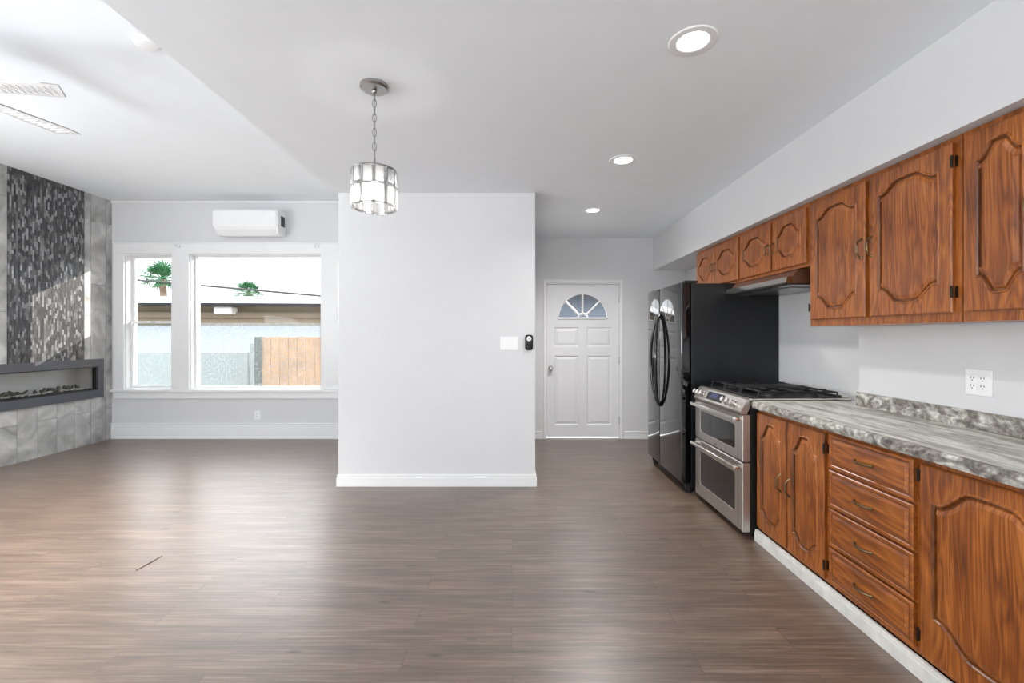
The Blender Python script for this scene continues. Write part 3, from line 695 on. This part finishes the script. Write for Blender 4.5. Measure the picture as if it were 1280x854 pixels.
door(t, UX, 3.752, 3.312, 1.822, 2.182, handle=(0.42, 0.16), hl=0.075, **SP); door(t, UX, 3.286, 2.915, 1.822, 2.182, handle=(0.02, 0.16), hl=0.075, **SP)
t = upper('wall_cabinet', 'tall two door oak wall cabinet right of the range hood', 2.893, 1.917, 1.41, UT, UB)
door(t, UX, 2.868, 2.424, 1.452, 2.182, vt=0.105, vb=0.125, handle=(0.425, 0.37), hl=0.105, hinge=('far', (1.53,)))
door(t, UX, 2.392, 1.945, 1.452, 2.182, vt=0.105, vb=0.125, handle=(0.018, 0.37), hl=0.105, hinge=('near', (1.54, 2.10)))
t = upper('wall_cabinet', 'oak wall cabinet at the right edge of the photo', 1.913, 1.20, 1.41, UT, UB)
door(t, UX, 1.895, 1.615, 1.452, 2.182, vt=0.115, vb=0.135, at=0.065, ab=0.07, mu=0.05, handle=(0.255, 0.37), hl=0.105)
door(t, UX, 1.60, 1.23, 1.452, 2.182, vt=0.105, vb=0.125)

# ---- base cabinets
BX = 1.608; BF = 1.628; BB = XR2-0.003; BT = 0.866
def base(label, Ya, Yb, back=BB):
    t = thing('base_cabinet', label, 'cabinet', (back, (Ya+Yb)/2, 0), 'oak base cabinets')
    part('carcass', G().box(BF, back, Yb, Ya, 0.078, BT, 0.001), M_oakv, t, loc=(BF, (Ya+Yb)/2, 0.078)); return t
t = base('two door oak base cabinet beside the steel range', 2.985, 2.312, XR2-0.003)
BP = dict(mu=0.048, vt=0.135, vb=0.12, at=0.085, ab=0.055)
door(t, BX, 2.973, 2.655, 0.10, 0.848, handle=(0.27, 0.37), hl=0.105, **BP)
door(t, BX, 2.643, 2.332, 0.10, 0.848, handle=(0.028, 0.37), hl=0.105, hinge=('near', (0.17, 0.77)), **BP)
t = base('oak base cabinet with four stacked drawers', 2.310, 1.800)
DP = [(0.004, -0.004), (0.008, -0.004), (0.022, 0.003), (0.026, 0.003)]
for z0, z1 in ((0.682, 0.853), (0.486, 0.670), (0.288, 0.474), (0.100, 0.276)):
    Ya, Yb = 2.297, 1.815; W, H = Ya-Yb, z1-z0
    fnw = lambda u, v, w_: Vector((BX-w_, Ya-u, z0+v))
    g = carved(W, H, [rc(0.014, W-0.014, 0.014, H-0.014)], DP, 0.02, fnw, 0.004, groove=(1,))
    dr = part('drawer', g, (M_oakh, M_groove), t, loc=(BX, (Ya+Yb)/2, z0))
    part('handle', pull(lambda a, b, c: fnw(W*0.48+b, H*0.5-a, c+0.003), 0.105, 0.024), M_bronze, dr, smooth=True)
t = base('oak base cabinet with a large arched door at the right edge', 1.798, 0.70)
door(t, BX, 1.785, 1.255, 0.10, 0.848, mu=0.05, vt=0.135, vb=0.16, at=0.085, ab=0.075, hinge=('far', (0.17, 0.80)))
door(t, BX, 1.245, 0.72, 0.10, 0.848, mu=0.05, vt=0.135, vb=0.16, at=0.085, ab=0.075)
g = G().box(1.604, 1.624, 0.70, 2.985, 0, 0.074, 0.002); g.box(1.600, 1.604, 0.70, 2.985, 0.0, 0.058, 0.001)
struct('baseboard_cabinets', g, M_kick)

# ---- worktop
t = thing('countertop', 'grey streaked stone look countertop with a mottled front edge and backsplash', 'countertop', (1.9, 1.9, 0.868))
prof = [(1.60, 0.869), (1.588, 0.873), (1.583, 0.885), (1.583, 0.905), (1.590, 0.916), (1.604, 0.920), (1.604, 0.869)]
part('front_edge', G().prism(prof, lambda a, b, d: Vector((a, d, b)), 0.70, 2.985), M_gedge, t, smooth=True)
g = G().box(1.604, XR2-0.001, 0.70, 2.985, 0.869, 0.920); g.box(XR2-0.001, XR-0.001, YJ+0.001, 2.985, 0.869, 0.920)
part('worktop', g, M_gtop, t)
part('backsplash', G().box(XR2-0.022, XR2-0.001, 0.70, YJ, 0.920, 1.003, 0.004), M_gedge, t)

# ------------------------------------------------------------ range
RX = 1.53; RA, RB = 3.775, 3.003
t = thing('gas_range', 'stainless double oven range with a black gas cooktop', 'range', (1.9, (RA+RB)/2, 0))
part('chassis', G().box(1.585, 2.235, RB+0.004, RA-0.004, 0.03, 0.905, 0.002).box(1.62, 2.2, RB+0.03, RA-0.03, 0.0, 0.03), M_bmat, t)
def ovendoor(z0, z1, wz0, wz1, hz):
    fnw = lambda u, v, w_: Vector((RX-w_, RA-u, z0+v)); W, H = RA-RB, z1-z0
    a, b, c, d_ = 0.10, W-0.10, wz0-z0, wz1-z0; rr = 0.025; poly = []
    for (px, pz, a0) in ((a+rr, c+rr, 180), (b-rr, c+rr, 270), (b-rr, d_-rr, 0), (a+rr, d_-rr, 90)):
        for k in range(6): an = R(a0+90*k/5); poly.append((px+rr*math.cos(an), pz+rr*math.sin(an)))
    g = carved(W, H, [poly], [(0.003, -0.004), (0.004, -0.004)], 0.05, fnw, 0.006)
    dr = part('oven_door', g, M_steel, t, loc=(RX, (RA+RB)/2, z0))
    g = G().prism(inset_poly(poly, 0.001), lambda u, v, w_: fnw(u, v, w_), -0.004, -0.0015); part('oven_window', g, M_oglass, dr)
    g = G(); g.box(RX-0.052, RX-0.036, RB+0.018, RA-0.018, hz-0.014, hz+0.014, 0.007, 3)
    for yy in (RB+0.035, RA-0.035): g.box(RX-0.045, RX, yy-0.022, yy+0.022, hz-0.011, hz+0.011, 0.005, 2)
    part('door_handle', g, M_steelb, dr, smooth=True); return dr
du = ovendoor(0.512, 0.822, 0.575, 0.745, 0.792); dl = ovendoor(0.045, 0.503, 0.150, 0.415, 0.468)
g = G().lathe((RX, (RA+RB)/2, 0.538), [(0.0, -0.003), (0.010, -0.003), (0.0125, -0.0015), (0.0135, 0.0)], 24, 'X')
bd = part('emblem', g, M_nickel, du, smooth=True)
g = G().tube([(RX-0.0042, (RA+RB)/2+0.006*math.cos(q*0.45)*(1+0.15*math.sin(q)), 0.538+0.006*math.sin(q*0.45)) for q in range(12)], 0.0012, 6); part('script_mark', g, M_bmat, bd)
# slanted control panel
cp = [(RX-0.006, 0.828), (RX+0.03, 0.828), (RX+0.075, 0.925), (RX+0.055, 0.932), (RX+0.035, 0.926), (RX-0.012, 0.845)]
part('control_panel', G().prism(cp, lambda a, b, d: Vector((a, d, b)), RB, RA), M_steel, t)
pd = Vector((0.047, 0, 0.081)).normalized(); pn = Vector((-0.081, 0, 0.047)).normalized(); pc = Vector((RX+0.0115, 0, 0.8855))
def onp(y, s, w_): return pc+Vector((0, y, 0))+pd*s+pn*w_
g = G().prism([(3.56, -0.032), (3.30, -0.032), (3.30, 0.032), (3.56, 0.032)], lambda a, b, d: onp(a, b, d), -0.002, 0.003); part('display_surround', g, M_bmat, t)
g = G().prism([(3.50, -0.012), (3.39, -0.012), (3.39, 0.026), (3.50, 0.026)], lambda a, b, d: onp(a, b, d), 0.0025, 0.004); part('display', g, M_disp, t)
for y in (3.735, 3.675, 3.615, 3.245, 3.18, 3.115):
    g = G().cyl(onp(y, -0.006, 0), onp(y, -0.006, 0.012), 0.026, 0.024, seg=24, bev=0.002); g.cyl(onp(y, -0.006, 0.012), onp(y, -0.006, 0.042), 0.020, 0.018, seg=24, bev=0.003)
    g.box(-0.004, 0.004, -0.016, 0.016, 0, 0.006, 0.002, 1, m=Matrix.Translation(onp(y, -0.006, 0.040)) @ pn.to_track_quat('Z', 'Y').to_matrix().to_4x4())
    part('knob', g, M_steelb, t, smooth=True)
# cooktop
g = G(); g.box(1.585, 2.255, RB-0.008, RA+0.008, 0.921, 0.934, 0.004); part('cooktop_rim', g, M_steelb, t)
g = G(); g.box(1.64, 2.215, RB+0.02, RA-0.02, 0.9335, 0.9365); part('cooktop_surface', g, M_bmat, t)
for (x, y, r_) in ((1.79, 3.13, 0.045), (2.07, 3.13, 0.035), (1.93, 3.39, 0.04), (1.79, 3.65, 0.05), (2.07, 3.65, 0.03)):
    part('burner', G().lathe((x, y, 0.936), [(r_*1.3, 0), (r_*1.2, 0.008), (r_, 0.010), (r_, 0.018), (r_*0.85, 0.022), (0, 0.022)], 24), M_iron, t, smooth=True)
ys = [RB+0.03, RB+0.03+0.242, RB+0.03+0.484, RA-0.02]
for k in range(3):
    a, b = ys[k]+0.003, ys[k+1]-0.003; zt = 0.972; g = G()
    for yy in (a+0.008, b-0.008): g.tube([(1.655, yy, 0.937), (1.66, yy, zt-0.004), (1.68, yy, zt), (2.17, yy, zt), (2.19, yy, zt-0.004), (2.195, yy, 0.937)], 0.0065, 6)
    for xx in (1.685, 1.93, 2.165): g.tube([(xx, a+0.008, zt), (xx, b-0.008, zt)], 0.0065, 6)
    for xx in (1.79, 2.07):
        m_ = (a+b)/2; g.tube([(xx, a+0.01, zt+0.002), (xx, m_-0.03, zt+0.002)], 0.0055, 6); g.tube([(xx, b-0.01, zt+0.002), (xx, m_+0.03, zt+0.002)], 0.0055, 6)
        for s_ in (-1, 1): g.tube([(xx+s_*0.12, m_, zt+0.002), (xx+s_*0.035, m_, zt+0.002)], 0.0055, 6)
    part('grate', g, M_iron, t)
part('griddle', G().box(1.70, 2.15, 3.30, 3.48, 0.974, 0.982, 0.003), M_iron, t)
part('rear_vent', G().box(2.20, 2.25, RB+0.01, RA-0.01, 0.934, 0.954, 0.006), M_steelb, t)

# ------------------------------------------------------------ range hood
t = thing('range_hood', 'slim brown range hood with a steel front lip above the range', 'range hood', (2.1, 3.4, 1.70))
HA, HB = 3.875, 3.02
prof = [(XR-0.004, 1.703), (1.86, 1.703), (1.86, 1.735), (1.915, 1.797), (XR-0.004, 1.797)]
part('body', G().prism(prof, lambda a, b, d: Vector((a, d, b)), HB, HA), M_hoodbr, t)
prof = [(1.875, 1.706), (1.832, 1.706), (1.830, 1.712), (1.835, 1.745), (1.862, 1.752)]
part('front_lip', G().prism(prof, lambda a, b, d: Vector((a, d, b)), HB-0.003, HA), M_steelb, t)
part('lip_edge', G().box(1.822, 1.84, HB-0.004, HA, 1.694, 1.708, 0.003), M_bmat, t)
g = G().box(1.86, XR-0.01, HB+0.01, HA-0.01, 1.694, 1.703); g.box(1.95, 2.20, HB+0.15, HA-0.15, 1.688, 1.695, 0.002)
part('filter_panel', g, M_nickel, t)

# ------------------------------------------------------------ fridge
KX = 1.456; KA, KB = 4.845, 3.885; KT = 1.815
t = thing('refrigerator', 'glossy black side by side refrigerator against the right wall', 'refrigerator', (1.9, (KA+KB)/2, 0))
part('body', G().box(1.545, XR-0.006, KB+0.004, KA-0.004, 0.045, KT-0.012, 0.004), M_bside, t)
part('freezer_door', G().box(KX, 1.535, 4.462, KA, 0.085, KT, 0.012, 3), M_black, t, loc=(KX, 4.6, 0.085), smooth=True)
part('fridge_door', G().box(KX, 1.535, KB, 4.454, 0.085, KT, 0.012, 3), M_black, t, loc=(KX, 4.2, 0.085), smooth=True)
fz = [o for o in t.children if o.name.startswith('freezer_door')][0]; fr = [o for o in t.children if o.name.startswith('fridge_door')][0]
for par, s_, y0_ in ((fz, 1, 4.478), (fr, -1, 4.438)):
    pts = []; rs_ = []
    for k in range(17):
        q = k/16; b_ = math.sin(math.pi*q); pts.append((KX-0.004-0.062*b_**0.6, y0_+s_*0.055*b_**1.1, 0.66+0.90*q)); rs_.append(0.010+0.006*b_)
    part('handle', G().tube(pts, 0.013, 12, rs=rs_), M_black, par, smooth=True)
part('dispenser_slot', G().box(KX-0.006, KX+0.004, 4.66, 4.70, 0.92, 1.12, 0.003), M_bmat, fz)
for y in (KB+0.04, KA-0.05): part('top_hinge', G().box(1.49, 1.60, y-0.03, y+0.03, KT-0.006, KT+0.014, 0.004), M_bmat, t)
g = G().box(1.53, 1.56, KB+0.01, KA-0.01, 0.02, 0.08, 0.002)
for k in range(10): g.box(1.525, 1.531, KB+0.05+k*0.088, KB+0.11+k*0.088, 0.035, 0.065, 0.001)
part('toe_grille', g, M_bmat, t)
for y in (KB+0.03, KA-0.05):
    for x in (1.53, 2.2): part('foot', G().cyl((x, y, 0.0), (x, y, 0.05), 0.022, 0.028, seg=16).box(x-0.035, x+0.03, y-0.022, y+0.022, 0.03, 0.075, 0.006), M_bmat, t)

# ------------------------------------------------------------ sliver of wood on the floor
g = G().tube([(-2.16, 2.595, 0.002), (-2.15, 2.68, 0.003), (-2.145, 2.773, 0.002)], 0.003, 6, rs=[0.0012, 0.0022, 0.0012])
solo('wood_sliver', g, M_sliver, 'thin reddish sliver lying on the bare floor', 'splinter', (-2.2, 2.67, 0))

# ------------------------------------------------------------ outside
struct('ground', G().box(-40, 40, 6.12, 90, -0.15, -0.02), M_ground)
HY = 10.6; sl = -0.055
def hy(x): return HY-sl*(x+6)*0.0
t = thing('neighbour_house', 'low beige stucco house with a white roof edge beyond the window', 'house', (-6, HY, -0.02))
m = Matrix.Translation((-6, HY, 0)) @ Matrix.Rotation(R(3.5), 4, 'Z')
part('wall', G().box(-9, 6.5, 0.6, 7, -0.02, 2.26, m=m), M_house, t)
part('wall_band', G().box(-9.02, 6.52, 0.5, 0.61, 1.80, 1.93, m=m), M_house, t)
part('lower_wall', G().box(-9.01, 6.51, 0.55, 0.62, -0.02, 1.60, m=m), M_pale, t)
part('eave', G().box(-9.3, 6.8, 0.0, 7.2, 2.08, 2.20, m=m), M_soffit, t)
part('fascia', G().box(-9.35, 6.85, -0.06, 0.0, 2.12, 2.24, m=m).box(-9.3, 6.8, 0, 7.2, 2.2, 2.27, m=m), M_fascia, t)
part('flood_light', G().box(-1.15, -0.72, 0.3, 0.6, 1.88, 2.06, 0.05, 3, m=m), M_plast, t)
t = thing('hall_house', 'blue grey house seen through the fan window of the entry door', 'house', (4, 15, -0.02))
part('wall', G().box(0.8, 9, 14, 20, -0.02, 2.62), M_houseb, t); part('roof', G().box(0.3, 9.5, 13.5, 20.5, 2.62, 2.95), M_house, t)
# fence, post and gate just outside the frosted lower panes
solo('garden_wall', G().box(-9.5, -4.62, 7.9, 8.0, -0.02, 1.06), M_fence, 'grey garden wall blurred behind the frosted panes', 'wall', (-6, 7.95, -0.02))
solo('garden_wall', G().box(-4.58, -4.2, 7.9, 8.0, -0.02, 1.22), M_fence, 'taller grey wall section beside the dark green post', 'wall', (-4.4, 7.95, -0.02))
solo('gate_post', G().box(-4.16, -4.06, 7.3, 7.42, -0.02, 1.335), M_fgreen, 'dark green post behind the frosted wide window', 'post', (-4.1, 7.36, -0.02))
t = thing('garden_gate', 'tan wooden gate behind the frosted wide window', 'gate', (-3.3, 7.36, -0.02))
for k in range(12): part('board', G().box(-4.05+k*0.142, -4.05+k*0.142+0.136, 7.33, 7.36, 0.0, 1.33+0.004*((k*5) % 3), 0.003), M_tan, t)
part('rail', G().box(-4.05, -2.36, 7.36, 7.40, 0.3, 0.38).box(-4.05, -2.36, 7.36, 7.40, 1.1, 1.18), M_tan, t)
def palm(x, y, h, s, label):
    t = thing('palm_tree', label, 'tree', (x, y, -0.02), 'palm trees beyond the house'); rn = random.Random(int(h*10))
    part('trunk', G().tube([(x, y, -0.02), (x+0.1*s, y, h*0.5), (x, y, h)], 0.16*s, 10, rs=[0.2*s, 0.16*s, 0.13*s]), M_trunk, t, smooth=True)
    g = G()
    for k in range(30):
        az = 2*math.pi*k/30+rn.uniform(-.1, .1); el = -0.45+1.85*((k*0.618) % 1); L = s*rn.uniform(0.75, 1.1)
        dh = Vector((math.cos(az)*math.cos(el), math.sin(az)*math.cos(el), math.sin(el))); side = dh.cross(Vector((0, 0, 1))).normalized()
        base_ = Vector((x, y, h)); hub = base_+dh*L*0.5; hub.z -= 0.04*s
        g.tube([base_, hub], 0.02*s, 5)
        up = side.cross(dh).normalized()
        for q in range(-5, 6):
            an = q*0.26; d2 = dh*math.cos(an)+side*math.sin(an); tip = hub+d2*L*0.75*math.cos(an*0.6); tip.z -= 0.16*s*abs(math.sin(an))+0.05*s
            wv = (side*math.cos(an)-dh*math.sin(an))*0.04*s
            v = [g.bm.verts.new(p) for p in (hub, hub+d2*L*0.3+wv+up*0.01*s, tip, hub+d2*L*0.3-wv-up*0.01*s)]
            g.bm.faces.new(v)
    part('fronds', g, M_palm, t)
palm(-20.1, 26.0, 4.6, 1.25, 'taller palm tree seen through the narrow left sash')
palm(-20.4, 35.0, 4.7, 1.1, 'distant palm crown just above the white roof edge of the house')
g = G().tube([(-30, 22, 5.6), (-18, 22, 4.05), (-15.6, 22, 3.85), (-9.3, 22, 3.3), (0, 22, 2.9)], 0.05, 6)
solo('overhead_wire', g, M_bmat, 'dark overhead wire crossing the sky beyond the window', 'wire', (-15, 22, 3.8))
